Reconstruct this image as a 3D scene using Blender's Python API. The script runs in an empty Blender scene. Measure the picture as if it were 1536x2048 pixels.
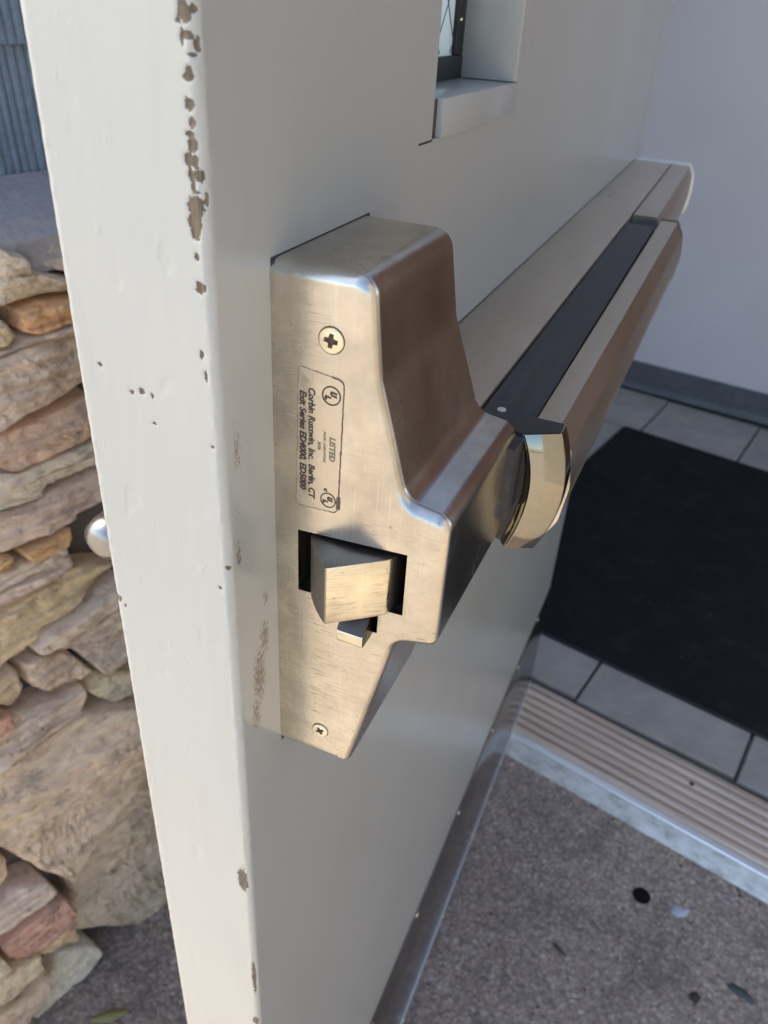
import bpy, bmesh, math, random
from mathutils import Vector, Matrix, noise
from mathutils.geometry import tessellate_polygon
random.seed(7)
scn = bpy.context.scene
COL = scn.collection

# ------------------------------------------------------------------ camera
CAM = Vector((0.35404, -1.01648, 1.03))
RIGHT = Vector((0.80538972, 0.59031145, 0.05366368))
DOWN = Vector((0.35696282, -0.41075323, -0.83896325))
FWD = Vector((-0.47320708, 0.69484831, -0.54153567))
cd = bpy.data.cameras.new('camera')
cam = bpy.data.objects.new('camera', cd)
COL.objects.link(cam)
M = Matrix((RIGHT, -DOWN, -FWD)).transposed().to_4x4()
M.translation = CAM
cam.matrix_world = M
cd.sensor_fit = 'VERTICAL'
cd.sensor_height = 32.0
cd.sensor_width = 24.0
cd.lens = 1589.2 / 2048 * 32.0
cd.clip_start = 0.01
cd.clip_end = 500
cd.dof.use_dof = True
cd.dof.focus_distance = 0.27
cd.dof.aperture_fstop = 17.0
scn.camera = cam

# ------------------------------------------------------------------ world, sun, exposure
SUN_TO = Vector((-0.88, -0.47, 0.0)).normalized()
SUN_EL = math.radians(50)
w = bpy.data.worlds.new('World')
scn.world = w
w.use_nodes = True
wn = w.node_tree
sky = wn.nodes.new('ShaderNodeTexSky')
sky.sky_type = 'NISHITA'
sky.sun_disc = False
sky.sun_elevation = SUN_EL
sky.sun_rotation = math.atan2(SUN_TO.x, SUN_TO.y)
sky.air_density = 1.0
sky.dust_density = 1.5
bg = wn.nodes['Background']
bg.inputs['Strength'].default_value = 0.15
wn.links.new(sky.outputs[0], bg.inputs['Color'])
sd = bpy.data.lights.new('sun', 'SUN')
sd.energy = 2.15
sd.angle = math.radians(0.5)
sd.color = (1.0, 0.85, 0.64)
sun = bpy.data.objects.new('sun', sd)
COL.objects.link(sun)
sdir = Vector((SUN_TO.x * math.cos(SUN_EL), SUN_TO.y * math.cos(SUN_EL), math.sin(SUN_EL)))
sun.rotation_euler = sdir.to_track_quat('Z', 'Y').to_euler()
sun.location = (0, -3, 5)
scn.view_settings.view_transform = 'Standard'
scn.view_settings.look = 'None'
scn.view_settings.gamma = 1.0
scn.view_settings.use_curve_mapping = False
scn.view_settings.exposure = 1.46
scn.cycles.max_bounces = 8
scn.cycles.diffuse_bounces = 5
scn.cycles.use_denoising = True

# ------------------------------------------------------------------ materials
def mat(name, col, rough=0.5, metal=0.0, spec=0.5):
    m = bpy.data.materials.new(name)
    m.use_nodes = True
    nt = m.node_tree
    b = nt.nodes['Principled BSDF']
    b.inputs['Base Color'].default_value = (*col, 1)
    b.inputs['Roughness'].default_value = rough
    b.inputs['Metallic'].default_value = metal
    b.inputs['Specular IOR Level'].default_value = spec
    return m, nt, b

def coords(nt, scale=(1, 1, 1), kind='Object'):
    tc = nt.nodes.new('ShaderNodeTexCoord')
    mp = nt.nodes.new('ShaderNodeMapping')
    mp.inputs['Scale'].default_value = scale
    nt.links.new(tc.outputs[kind], mp.inputs['Vector'])
    return mp.outputs[0]

def noi(nt, vec, scale, detail=4, rough=0.6, dist=0.0):
    n = nt.nodes.new('ShaderNodeTexNoise')
    n.inputs['Scale'].default_value = scale
    n.inputs['Detail'].default_value = detail
    n.inputs['Roughness'].default_value = rough
    n.inputs['Distortion'].default_value = dist
    nt.links.new(vec, n.inputs['Vector'])
    return n.outputs['Fac']

def ramp(nt, fac, stops):
    r = nt.nodes.new('ShaderNodeValToRGB')
    el = r.color_ramp.elements
    while len(el) < len(stops):
        el.new(0.5)
    for e, (p, c) in zip(el, stops):
        e.position = p
        e.color = (*c, 1) if isinstance(c, tuple) else (c, c, c, 1)
    nt.links.new(fac, r.inputs['Fac'])
    return r.outputs['Color']

def mix(nt, a, b, fac, mode='MIX'):
    m = nt.nodes.new('ShaderNodeMix')
    m.data_type = 'RGBA'
    m.blend_type = mode
    for sock, v in ((m.inputs[0], fac), (m.inputs[6], a), (m.inputs[7], b)):
        if isinstance(v, (int, float)):
            sock.default_value = v
        elif isinstance(v, tuple):
            sock.default_value = (*v, 1)
        else:
            nt.links.new(v, sock)
    return m.outputs[2]

def math_(nt, op, a, b=None, clamp=False):
    m = nt.nodes.new('ShaderNodeMath')
    m.operation = op
    m.use_clamp = clamp
    for sock, v in zip(m.inputs, (a, b)):
        if v is None:
            continue
        if isinstance(v, (int, float)):
            sock.default_value = v
        else:
            nt.links.new(v, sock)
    return m.outputs[0]

def bump(nt, b, heights, prev=None):
    """heights: list of (socket, distance in metres)"""
    last = None
    for h, d in heights:
        bn = nt.nodes.new('ShaderNodeBump')
        bn.inputs['Distance'].default_value = d
        bn.inputs['Strength'].default_value = 1.0
        nt.links.new(h, bn.inputs['Height'])
        if last is not None:
            nt.links.new(last, bn.inputs['Normal'])
        last = bn.outputs[0]
    nt.links.new(last, b.inputs['Normal'])

def setc(nt, b, sock, name='Base Color'):
    nt.links.new(sock, b.inputs[name])

# --- painted steel door (chips and scuffs are wear with a shape of its own)
def paint_material():
    m, nt, b = mat('door_paint', (0.66, 0.62, 0.55), 0.34)
    v1 = coords(nt)
    big = noi(nt, v1, 9, 3)
    base = ramp(nt, big, [(0.3, (0.362, 0.374, 0.358)), (0.7, (0.382, 0.392, 0.374))])
    vs = coords(nt, (1100, 1100, 70))
    strokes = noi(nt, vs, 1.0, 3)
    pe = noi(nt, v1, 420, 3)
    # chips from the vertex attribute
    at = nt.nodes.new('ShaderNodeAttribute')
    at.attribute_name = 'chip'
    chipn = noi(nt, v1, 1600, 3)
    chip_in = math_(nt, 'ADD', at.outputs['Fac'], math_(nt, 'MULTIPLY', math_(nt, 'SUBTRACT', chipn, 0.5), 0.5))
    chip = ramp(nt, chip_in, [(0.46, 0.0), (0.52, 1.0)])
    under = ramp(nt, noi(nt, coords(nt, (1500, 1500, 120)), 1.0, 3), [(0.3, (0.045, 0.035, 0.026)), (0.55, (0.105, 0.08, 0.054)), (0.8, (0.21, 0.165, 0.11))])
    # scuffs on the inside face beside the lock
    tc = nt.nodes.new('ShaderNodeTexCoord')
    sep = nt.nodes.new('ShaderNodeSeparateXYZ')
    nt.links.new(tc.outputs['Object'], sep.inputs[0])
    sn = noi(nt, coords(nt, (1100, 1100, 420)), 1.0, 6, 0.8)
    tot = None
    for (x, z, rx, rz, s) in SCUFFS:
        dx = math_(nt, 'DIVIDE', math_(nt, 'SUBTRACT', sep.outputs[0], (x - 905) / 1000), rx / 1000)
        dz = math_(nt, 'DIVIDE', math_(nt, 'SUBTRACT', sep.outputs[2], 1.03 + z / 1000), rz / 1000)
        d = math_(nt, 'SUBTRACT', 1.0, math_(nt, 'ADD', math_(nt, 'MULTIPLY', dx, dx), math_(nt, 'MULTIPLY', dz, dz)), clamp=True)
        d = math_(nt, 'MULTIPLY', d, s)
        tot = d if tot is None else math_(nt, 'MAXIMUM', tot, d)
    face = math_(nt, 'LESS_THAN', sep.outputs[1], 0.0004)
    tot = math_(nt, 'MULTIPLY', tot, face)
    scf = ramp(nt, math_(nt, 'ADD', math_(nt, 'MULTIPLY', tot, 0.20), sn), [(0.655, 0.0), (0.685, 1.0)])
    scf = math_(nt, 'MULTIPLY', scf, math_(nt, 'GREATER_THAN', tot, 0.02))
    # faint grime
    gr = ramp(nt, noi(nt, coords(nt, (60, 60, 10)), 1.0, 5, 0.7), [(0.5, 1.0), (0.85, 0.93)])
    c = mix(nt, base, gr, 1.0, 'MULTIPLY')
    c = mix(nt, c, (0.13, 0.10, 0.075), math_(nt, 'MULTIPLY', scf, 0.9))
    rim = ramp(nt, chip_in, [(0.40, 0.0), (0.45, 1.0)])
    c = mix(nt, c, (0.30, 0.29, 0.26), math_(nt, 'MULTIPLY', rim, 0.55))
    c = mix(nt, c, under, chip)
    nib = ramp(nt, noi(nt, coords(nt, (240, 240, 110)), 1.0, 2, 0.5), [(0.70, 0.0), (0.76, 1.0)])
    dent = ramp(nt, noi(nt, coords(nt, (90, 90, 60)), 1.0, 1, 0.5), [(0.24, 1.0), (0.32, 0.0)])
    setc(nt, b, c)
    smud = ramp(nt, noi(nt, coords(nt, (9, 9, 6)), 1.0, 1, 0.4), [(0.3, 0.28), (0.7, 0.34)])
    r = mix(nt, smud, (0.75, 0.75, 0.75), chip)
    setc(nt, b, r, 'Roughness')
    inv = math_(nt, 'SUBTRACT', 1.0, chip)
    bump(nt, b, [(strokes, 0.000016), (pe, 0.00003), (nib, 0.00006), (dent, -0.00010), (big, 0.0001), (inv, 0.00022)])
    b.inputs['Coat Weight'].default_value = 0.36
    b.inputs['Coat Roughness'].default_value = 0.16
    b.inputs['Coat IOR'].default_value = 1.5
    return m

def steel_material(name, col=(0.60, 0.555, 0.49), rough=0.3, grain=(1400, 1400, 30), b1=0.00002, rub=False):
    m, nt, b = mat(name, col, rough, 1.0)
    st = noi(nt, coords(nt, grain), 1.0, 4, 0.7)
    sm = noi(nt, coords(nt, (6, 28, 28) if grain[0] < grain[2] else (28, 28, 28)), 1.0, 3, 0.5)
    dirt = noi(nt, coords(nt, (30, 90, 90) if grain[0] < grain[2] else (90, 90, 90)), 1.0, 5, 0.7)
    r = math_(nt, 'ADD', math_(nt, 'MULTIPLY', math_(nt, 'SUBTRACT', sm, 0.5), 0.12), rough)
    r = math_(nt, 'ADD', r, math_(nt, 'MULTIPLY', math_(nt, 'SUBTRACT', st, 0.5), 0.10), clamp=True)
    setc(nt, b, r, 'Roughness')
    dk = tuple(x * 0.90 for x in col)
    c = mix(nt, dk, col, ramp(nt, sm, [(0.35, 0.0), (0.6, 1.0)]))
    c = mix(nt, c, tuple(x * 0.72 for x in col), ramp(nt, dirt, [(0.62, 0.0), (0.85, 0.25)]))
    c = mix(nt, c, ramp(nt, st, [(0.3, 0.93), (0.7, 1.0)]), 1.0, 'MULTIPLY')
    if rub:
        hs = noi(nt, coords(nt, (60, 110, 1500)), 1.0, 3, 0.6)
        zone = ramp(nt, noi(nt, coords(nt, (30, 30, 22)), 1.0, 2, 0.5), [(0.42, 0.0), (0.60, 1.0)])
        tc_ = nt.nodes.new('ShaderNodeTexCoord'); sp_ = nt.nodes.new('ShaderNodeSeparateXYZ')
        nt.links.new(tc_.outputs['Object'], sp_.inputs[0])
        fr_ = math_(nt, 'LESS_THAN', sp_.outputs[0], -0.8767)
        hm = math_(nt, 'MULTIPLY', ramp(nt, hs, [(0.56, 0.0), (0.68, 1.0)]), zone)
        hm = math_(nt, 'MULTIPLY', hm, fr_)
        c = mix(nt, c, tuple(x * 0.74 for x in col), math_(nt, 'MULTIPLY', hm, 0.7))
        vs_ = ramp(nt, noi(nt, coords(nt, (400, 700, 14)), 1.0, 3, 0.7), [(0.60, 0.0), (0.72, 1.0)])
        c = mix(nt, c, tuple(min(1, x * 1.25) for x in col), math_(nt, 'MULTIPLY', math_(nt, 'MULTIPLY', vs_, fr_), 0.3))
        spots = ramp(nt, noi(nt, coords(nt), 520, 2, 0.5), [(0.72, 0.0), (0.76, 1.0)])
        c = mix(nt, c, (0.12, 0.09, 0.065), math_(nt, 'MULTIPLY', spots, 0.55))
        haze_ = ramp(nt, noi(nt, coords(nt), 55, 4, 0.65), [(0.35, 0.80), (0.65, 1.05)])
        c = mix(nt, c, haze_, 1.0, 'MULTIPLY')
        r2 = math_(nt, 'ADD', r, math_(nt, 'MULTIPLY', hm, 0.12), clamp=True)
        setc(nt, b, r2, 'Roughness')
        setc(nt, b, c)
        bump(nt, b, [(st, b1 * 0.5), (sm, 0.00012), (hm, 0.00003)])
        return m
    setc(nt, b, c)
    bump(nt, b, [(st, b1 * 0.5), (sm, 0.00012)])
    return m

SCUFFS = [(7, -112, 3.2, 13, 0.8), (5, -148, 2.4, 8, 1.0), (20, -176, 2.2, 6, 1.0), (18.5, -193, 4.6, 13, 1.1),
          (14, -208, 6.2, 20, 1.15), (11, -224, 5.0, 14, 1.0), (22, -255, 5, 4, 0.5), (6, -132, 2, 4, .6)]

M_PAINT = paint_material()
M_STEEL = steel_material('brushed_steel', (0.645, 0.605, 0.53), 0.25, rub=True)
M_STEEL_X = steel_material('brushed_steel_rail', (0.64, 0.585, 0.50), 0.30, (30, 1400, 1400))
M_BOLT = steel_material('bolt_steel', (0.74, 0.69, 0.56), 0.16, (1000, 60, 1000), b1=0.00004, rub=True)
M_CHROME = steel_material('worn_chrome', (0.31, 0.295, 0.25), 0.07, (200, 200, 200), b1=0.000006)
M_SCREW = steel_material('screw_zinc', (0.80, 0.76, 0.58), 0.26, (600, 600, 600))
M_KICK = steel_material('kick_plate_steel', (0.33, 0.30, 0.27), 0.20, (30, 900, 900))
M_KICKEDGE = mat('kick_plate_edge', (0.62, 0.64, 0.64), 0.4, 0.6)[0]
M_DARK = mat('recess_shade', (0.035, 0.025, 0.018), 0.5)[0]  # dark colour paints in the shade of gaps and recesses
M_BLACK = mat('black_plastic', (0.018, 0.018, 0.020), 0.42)[0]
M_INK = mat('printed_ink', (0.035, 0.027, 0.02), 0.5)[0]
M_GASKET = mat('glazing_gasket', (0.015, 0.017, 0.02), 0.5)[0]
M_ENDCAP = mat('rail_end_plate', (0.70, 0.74, 0.76), 0.35, 0.5)[0]

def plastic_filler():
    m, nt, b = mat('black_filler', (0.028, 0.028, 0.031), 0.5)
    n = noi(nt, coords(nt, (20, 300, 300)), 1.0, 4)
    setc(nt, b, ramp(nt, n, [(0.3, (0.022, 0.022, 0.025)), (0.75, (0.045, 0.045, 0.048))]))
    bump(nt, b, [(noi(nt, coords(nt), 1500, 2), 0.00004)])
    return m
M_FILL = plastic_filler()

def label_material():
    m, nt, b = mat('clear_label', (0.58, 0.53, 0.45), 0.2, 0.9)
    n = noi(nt, coords(nt), 160, 4)
    setc(nt, b, ramp(nt, n, [(0.35, (0.52, 0.475, 0.40)), (0.65, (0.58, 0.53, 0.455))]))
    setc(nt, b, ramp(nt, n, [(0.35, 0.16), (0.7, 0.38)]), 'Roughness')
    bump(nt, b, [(noi(nt, coords(nt), 220, 3), 0.00003)])
    return m
M_LABEL = label_material()
M_LABELEDGE = mat('label_edge_dirt', (0.12, 0.09, 0.06), 0.7)[0]

def stone_material():
    m, nt, b = mat('ledge_stone', (0.3, 0.27, 0.22), 0.85)
    oi = nt.nodes.new('ShaderNodeObjectInfo')
    v = coords(nt)
    add = nt.nodes.new('ShaderNodeVectorMath')
    add.operation = 'ADD'
    cmb = nt.nodes.new('ShaderNodeCombineXYZ')
    for i in range(3):
        nt.links.new(math_(nt, 'MULTIPLY', oi.outputs['Random'], 7.0 + 3 * i), cmb.inputs[i])
    nt.links.new(v, add.inputs[0])
    nt.links.new(cmb.outputs[0], add.inputs[1])
    mp = nt.nodes.new('ShaderNodeMapping')
    mp.inputs['Scale'].default_value = (1.0, 0.45, 1.4)
    mp.inputs['Rotation'].default_value = (0.5, 0.0, 0.0)
    nt.links.new(add.outputs[0], mp.inputs['Vector'])
    n1 = noi(nt, mp.outputs[0], 42, 8, 0.72, 0.15)
    n2 = noi(nt, mp.outputs[0], 130, 6, 0.72)
    n3 = noi(nt, add.outputs[0], 17, 3, 0.55)
    n4 = noi(nt, add.outputs[0], 420, 4, 0.75)
    c = mix(nt, oi.outputs['Color'], ramp(nt, n1, [(0.32, 0.84), (0.45, 1.14), (0.62, 1.4)]), 1.0, 'MULTIPLY')
    c = mix(nt, c, ramp(nt, n2, [(0.32, 0.72), (0.46, 1.1), (0.7, 1.25)]), 0.9, 'MULTIPLY')
    c = mix(nt, c, (0.46, 0.29, 0.15), ramp(nt, n3, [(0.56, 0.0), (0.72, 0.5)]))
    c = mix(nt, c, (0.30, 0.29, 0.27), ramp(nt, noi(nt, add.outputs[0], 26, 4), [(0.56, 0.0), (0.7, 0.5)]))
    c = mix(nt, c, (0.05, 0.045, 0.04), ramp(nt, n4, [(0.68, 0.0), (0.8, 0.6)]))
    setc(nt, b, c)
    bump(nt, b, [(n1, 0.010), (n2, 0.005), (n4, 0.0014)])
    return m
M_STONE = stone_material()

def simple_rock(name, c1, c2, s, d, rough=0.9):
    m, nt, b = mat(name, c1, rough)
    n = noi(nt, coords(nt), s, 6, 0.65)
    n2 = noi(nt, coords(nt), s * 6, 4, 0.7)
    c = ramp(nt, n, [(0.3, c1), (0.7, c2)])
    c = mix(nt, c, ramp(nt, n2, [(0.3, 0.8), (0.7, 1.1)]), 1.0, 'MULTIPLY')
    setc(nt, b, c)
    bump(nt, b, [(n, d), (n2, d * 0.4)])
    return m
M_MORTAR = simple_rock('mortar', (0.10, 0.085, 0.075), (0.17, 0.15, 0.135), 60, 0.002)
M_CAP = simple_rock('cap_mortar', (0.38, 0.345, 0.35), (0.50, 0.45, 0.45), 30, 0.002)
M_SIDING = simple_rock('siding_paint', (0.20, 0.26, 0.33), (0.28, 0.345, 0.42), 25, 0.0008, 0.75)
def wall_material():
    m, nt, b = mat('vestibule_wall_paint', (0.74, 0.745, 0.78), 0.5)  # white paint with the skylight's bluish tint put into the colour
    n = noi(nt, coords(nt), 3.0, 5, 0.55)
    c = ramp(nt, n, [(0.3, (0.70, 0.70, 0.725)), (0.7, (0.76, 0.765, 0.80))])
    sc = ramp(nt, noi(nt, coords(nt, (6, 6, 40)), 1.0, 5, 0.75), [(0.66, 0.0), (0.74, 0.35)])
    c = mix(nt, c, (0.42, 0.41, 0.41), sc)
    setc(nt, b, c)
    bump(nt, b, [(noi(nt, coords(nt), 160, 3, 0.6), 0.0006)])
    return m
M_WALL = wall_material()
M_BASE = simple_rock('cove_base_vinyl', (0.11, 0.122, 0.13), (0.14, 0.152, 0.16), 12, 0.0003, 0.45)
M_GROUT = simple_rock('grout', (0.10, 0.095, 0.088), (0.15, 0.14, 0.13), 60, 0.0005)
M_FACADE = simple_rock('facade_render', (0.16, 0.10, 0.065), (0.21, 0.135, 0.09), 20, 0.001)

def tile_material():
    m, nt, b = mat('floor_tile', (0.30, 0.29, 0.275), 0.5)
    n = noi(nt, coords(nt), 14, 5, 0.6)
    n2 = noi(nt, coords(nt), 300, 3, 0.6)
    c = ramp(nt, n, [(0.3, (0.27, 0.25, 0.222)), (0.7, (0.37, 0.34, 0.298))])
    c = mix(nt, c, ramp(nt, n2, [(0.3, 0.9), (0.7, 1.05)]), 1.0, 'MULTIPLY')
    setc(nt, b, c)
    bump(nt, b, [(n2, 0.0002)])
    return m
M_TILE = tile_material()

def mat_material():
    m, nt, b = mat('entrance_mat_pile', (0.01, 0.011, 0.014), 0.95, spec=0.2)
    n = noi(nt, coords(nt), 700, 3, 0.7)
    n2 = noi(nt, coords(nt), 6, 3)
    c = ramp(nt, n, [(0.3, (0.007, 0.007, 0.008)), (0.75, (0.028, 0.027, 0.029))])
    c = mix(nt, c, ramp(nt, n2, [(0.3, 0.8), (0.7, 1.2)]), 1.0, 'MULTIPLY')
    v = nt.nodes.new('ShaderNodeTexVoronoi')
    v.inputs['Scale'].default_value = 22
    nt.links.new(coords(nt), v.inputs['Vector'])
    c = mix(nt, c, (0.12, 0.12, 0.12), ramp(nt, v.outputs['Distance'], [(0.035, 0.8), (0.06, 0.0)]))
    c = mix(nt, c, (0.055, 0.05, 0.047), ramp(nt, noi(nt, coords(nt), 16, 6, 0.7), [(0.52, 0.0), (0.78, 0.55)]))
    setc(nt, b, c)
    bump(nt, b, [(n, 0.003), (noi(nt, coords(nt), 130, 3, 0.7), 0.002)])
    return m
M_MAT = mat_material()

def aggregate_material():
    m, nt, b = mat('exposed_aggregate', (0.2, 0.17, 0.16), 0.8)
    v = coords(nt)
    warp = nt.nodes.new('ShaderNodeTexNoise')
    warp.inputs['Scale'].default_value = 120
    nt.links.new(v, warp.inputs['Vector'])
    vv = nt.nodes.new('ShaderNodeMix'); vv.data_type = 'VECTOR'
    vv.inputs[0].default_value = 0.006
    nt.links.new(v, vv.inputs[4]); nt.links.new(warp.outputs['Color'], vv.inputs[5])
    def vor(s, feat='F1'):
        n = nt.nodes.new('ShaderNodeTexVoronoi')
        n.inputs['Scale'].default_value = s
        n.feature = feat
        nt.links.new(vv.outputs[1], n.inputs['Vector'])
        return n
    a = vor(150); s2 = vor(330)
    sepa = nt.nodes.new('ShaderNodeSeparateColor'); nt.links.new(a.outputs['Color'], sepa.inputs[0])
    sepb = nt.nodes.new('ShaderNodeSeparateColor'); nt.links.new(s2.outputs['Color'], sepb.inputs[0])
    ca = ramp(nt, sepa.outputs[0], [(0.0, (0.13, 0.105, 0.09)), (0.3, (0.22, 0.17, 0.14)), (0.55, (0.27, 0.21, 0.168)), (0.8, (0.20, 0.178, 0.16)), (0.95, (0.34, 0.285, 0.235))])
    cb = ramp(nt, sepb.outputs[0], [(0.0, (0.12, 0.10, 0.09)), (0.4, (0.20, 0.16, 0.135)), (0.8, (0.25, 0.195, 0.16)), (1.0, (0.34, 0.29, 0.25))])
    big = ramp(nt, noi(nt, v, 60, 4), [(0.4, 0.0), (0.6, 1.0)])
    c = mix(nt, ca, cb, big)
    edge = ramp(nt, a.outputs['Distance'], [(0.35, 1.0), (0.7, 0.72)])
    c = mix(nt, c, edge, 1.0, 'MULTIPLY')
    c = mix(nt, c, ramp(nt, noi(nt, v, 5, 5, 0.6), [(0.3, 1.3), (0.7, 1.85)]), 1.0, 'MULTIPLY')
    c = mix(nt, c, (0.10, 0.085, 0.08), ramp(nt, noi(nt, v, 11, 5, 0.65, 0.6), [(0.52, 0.0), (0.75, 0.75)]))
    sp = noi(nt, v, 75, 3, 0.5)
    c = mix(nt, c, (0.045, 0.04, 0.04), ramp(nt, sp, [(0.70, 0.0), (0.74, 0.8)]))
    setc(nt, b, c)
    h = math_(nt, 'SUBTRACT', 1.0, a.outputs['Distance'])
    bump(nt, b, [(h, 0.0018), (noi(nt, v, 400, 4, 0.7), 0.0008)])
    return m
M_GROUND = aggregate_material()

def threshold_materials():
    m, nt, b = mat('fluted_threshold_bronze', (0.36, 0.29, 0.25), 0.45, 0.35)
    n = noi(nt, coords(nt, (6, 90, 90)), 1.0, 5, 0.7)
    setc(nt, b, ramp(nt, n, [(0.3, (0.50, 0.41, 0.32)), (0.7, (0.78, 0.66, 0.54))]))
    bump(nt, b, [(noi(nt, coords(nt), 500, 3), 0.0002)])
    m2, nt, b = mat('silver_threshold_edge', (0.55, 0.58, 0.58), 0.45, 0.5)
    n = noi(nt, coords(nt, (30, 60, 60)), 1.0, 5, 0.7)
    setc(nt, b, ramp(nt, n, [(0.35, (0.40, 0.40, 0.35)), (0.5, (0.62, 0.63, 0.58)), (0.75, (0.82, 0.82, 0.78))]))
    bump(nt, b, [(n, 0.0015)])
    return m, m2
M_THRESH, M_THRESH_EDGE = threshold_materials()

def glass_material():
    m, nt, b = mat('wired_glass', (0.80, 0.97, 1.0), 0.10)  # pale cyan base paints in the sky brightness of the pane
    b.inputs['Transmission Weight'].default_value = 0.15
    b.inputs['IOR'].default_value = 1.45
    return m
M_GLASS = glass_material()
M_WIRE = mat('glass_wire', (0.12, 0.16, 0.17), 0.4, 0.8)[0]
M_LEAFY = mat('dry_yellow_leaf', (0.24, 0.21, 0.08), 0.7)[0]
M_LEAFG = mat('wet_dark_leaf', (0.045, 0.055, 0.055), 0.5)[0]
M_GUM = mat('gum_white', (0.42, 0.46, 0.52), 0.7)[0]
M_SPOT = mat('dark_spot', (0.008, 0.008, 0.009), 0.9, spec=0.1)[0]

# ------------------------------------------------------------------ object helpers
def tag(o, label=None, cat=None, group=None, kind=None):
    if label: o['label'] = label
    if cat: o['category'] = cat
    if group: o['group'] = group
    if kind: o['kind'] = kind
    return o

def mk(name, verts, faces, m, parent=None, smooth=False, auto=None):
    me = bpy.data.meshes.new(name)
    me.from_pydata([tuple(v) for v in verts], [], faces)
    me.validate()
    bm = bmesh.new(); bm.from_mesh(me)
    bmesh.ops.recalc_face_normals(bm, faces=bm.faces)
    bm.to_mesh(me); bm.free()
    me.materials.append(m)
    if smooth:
        for p in me.polygons: p.use_smooth = True
        if auto is not None:
            me.set_sharp_from_angle(angle=math.radians(auto))
    o = bpy.data.objects.new(name, me)
    COL.objects.link(o)
    if parent is not None: o.parent = parent
    return o

def from_bm(name, bm, m, parent=None, smooth=True, auto=35):
    me = bpy.data.meshes.new(name)
    bmesh.ops.recalc_face_normals(bm, faces=bm.faces)
    bm.to_mesh(me); bm.free()
    me.materials.append(m)
    if smooth:
        for p in me.polygons: p.use_smooth = True
        me.set_sharp_from_angle(angle=math.radians(auto))
    o = bpy.data.objects.new(name, me)
    COL.objects.link(o)
    if parent is not None: o.parent = parent
    return o

def box(name, a, b, m, parent=None, bev=0.0, fn=None):
    xs = sorted((a[0], b[0])); ys = sorted((a[1], b[1])); zs = sorted((a[2], b[2]))
    bm = bmesh.new()
    vs = [bm.verts.new((x, y, z)) for x in xs for y in ys for z in zs]
    for f in ((0, 1, 3, 2), (4, 6, 7, 5), (0, 4, 5, 1), (2, 3, 7, 6), (0, 2, 6, 4), (1, 5, 7, 3)):
        bm.faces.new([vs[i] for i in f])
    if bev:
        bmesh.ops.bevel(bm, geom=list(bm.edges), offset=bev, segments=2, affect='EDGES', profile=0.5)
    return from_bm(name, bm, m, parent, smooth=bool(bev), auto=40)

def D(x, n, z):
    """door millimetres (x from lock edge, n towards the outside, z from lens height) -> door-local metres"""
    return ((x - 905) / 1000, n / 1000, 1.03 + z / 1000)

def dbox(name, a, b, m, parent, bev=0.0):
    return box(name, D(*a), D(*b), m, parent, bev / 1000)

def extrude_x(name, prof, x0, x1, m, parent, shift=None, auto=35, cap=True):
    """closed profile of (n, z) in mm run along the door's x"""
    N = len(prof)
    v = [D(x0, n, z) for n, z in prof]
    v += [D(x1, n + (shift[i] if shift else 0), z) for i, (n, z) in enumerate(prof)]
    f = [(i, (i + 1) % N, N + (i + 1) % N, N + i) for i in range(N)]
    if cap:
        f += [tuple(range(N - 1, -1, -1)), tuple(range(N, 2 * N))]
    return mk(name, v, f, m, parent, True, auto)

def fillet(pts, seg=6):
    """pts: (x, y, r) -> polyline with rounded corners"""
    out = []
    N = len(pts)
    for i, (x, y, r) in enumerate(pts):
        p = Vector((x, y)); a = Vector(pts[i - 1][:2]); b = Vector(pts[(i + 1) % N][:2])
        if r <= 0:
            out.append((x, y)); continue
        u = (a - p).normalized(); v = (b - p).normalized()
        ang = math.acos(max(-1, min(1, u.dot(v))))
        t = min(r / math.tan(ang / 2), (a - p).length * 0.49, (b - p).length * 0.49)
        rr = t * math.tan(ang / 2)
        c = p + (u + v).normalized() * (rr / math.sin(ang / 2))
        s = p + u * t - c; e = p + v * t - c
        a0 = math.atan2(s.y, s.x); a1 = math.atan2(e.y, e.x)
        da = (a1 - a0 + math.pi) % (2 * math.pi) - math.pi
        for k in range(seg + 1):
            th = a0 + da * k / seg
            out.append((c.x + rr * math.cos(th), c.y + rr * math.sin(th)))
    return out

M_LEVER = steel_material('lever_steel', (0.34, 0.335, 0.32), 0.3, (300, 300, 300))

M_PALE = simple_rock('bounce_concrete', (0.55, 0.47, 0.36), (0.62, 0.54, 0.42), 6, 0.0006, 0.85)
M_BOUNCE = simple_rock('bounce_wall_cream', (0.42, 0.39, 0.34), (0.48, 0.45, 0.39), 30, 0.001, 0.85)

M_PLUNGER = steel_material('plunger_steel', (0.09, 0.078, 0.07), 0.4, (60, 1400, 60), b1=0.00006)  # darkened to paint in shade on the plunger's top and sides

M_WOOD = simple_rock('brown_wood_door', (0.16, 0.07, 0.035), (0.24, 0.11, 0.055), 8, 0.0003, 0.45)

M_NOSING = mat('aluminium_nosing', (0.80, 0.81, 0.80), 0.35, 0.7)[0]

M_BOLTSIDE = steel_material('bolt_side_steel', (0.30, 0.27, 0.235), 0.42, (400, 400, 60), b1=0.00003)  # rougher than the front, and darkened to paint shade on top and sides

# ------------------------------------------------------------------ ground and structure
def sheet(name, x0, x1, y0, y1, z, m, kind='structure'):
    o = mk(name, [(x0, y0, z), (x1, y0, z), (x1, y1, z), (x0, y1, z)], [(0, 1, 2, 3)], m)
    return tag(o, kind=kind)
ground = sheet('ground', -120, 120, -120, 120, 0.0, M_GROUND)
tag(ground, 'exposed aggregate concrete paving outside the doorway')

pv = sheet('bounce_pavement', -60, 60, -60, -1.0, 0.004, M_PALE)  # unseen sheet added to brighten the latch face reflections and warm the shade
tag(pv, 'unseen pale pavement in front of the entrance, added to bounce warm light')

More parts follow.
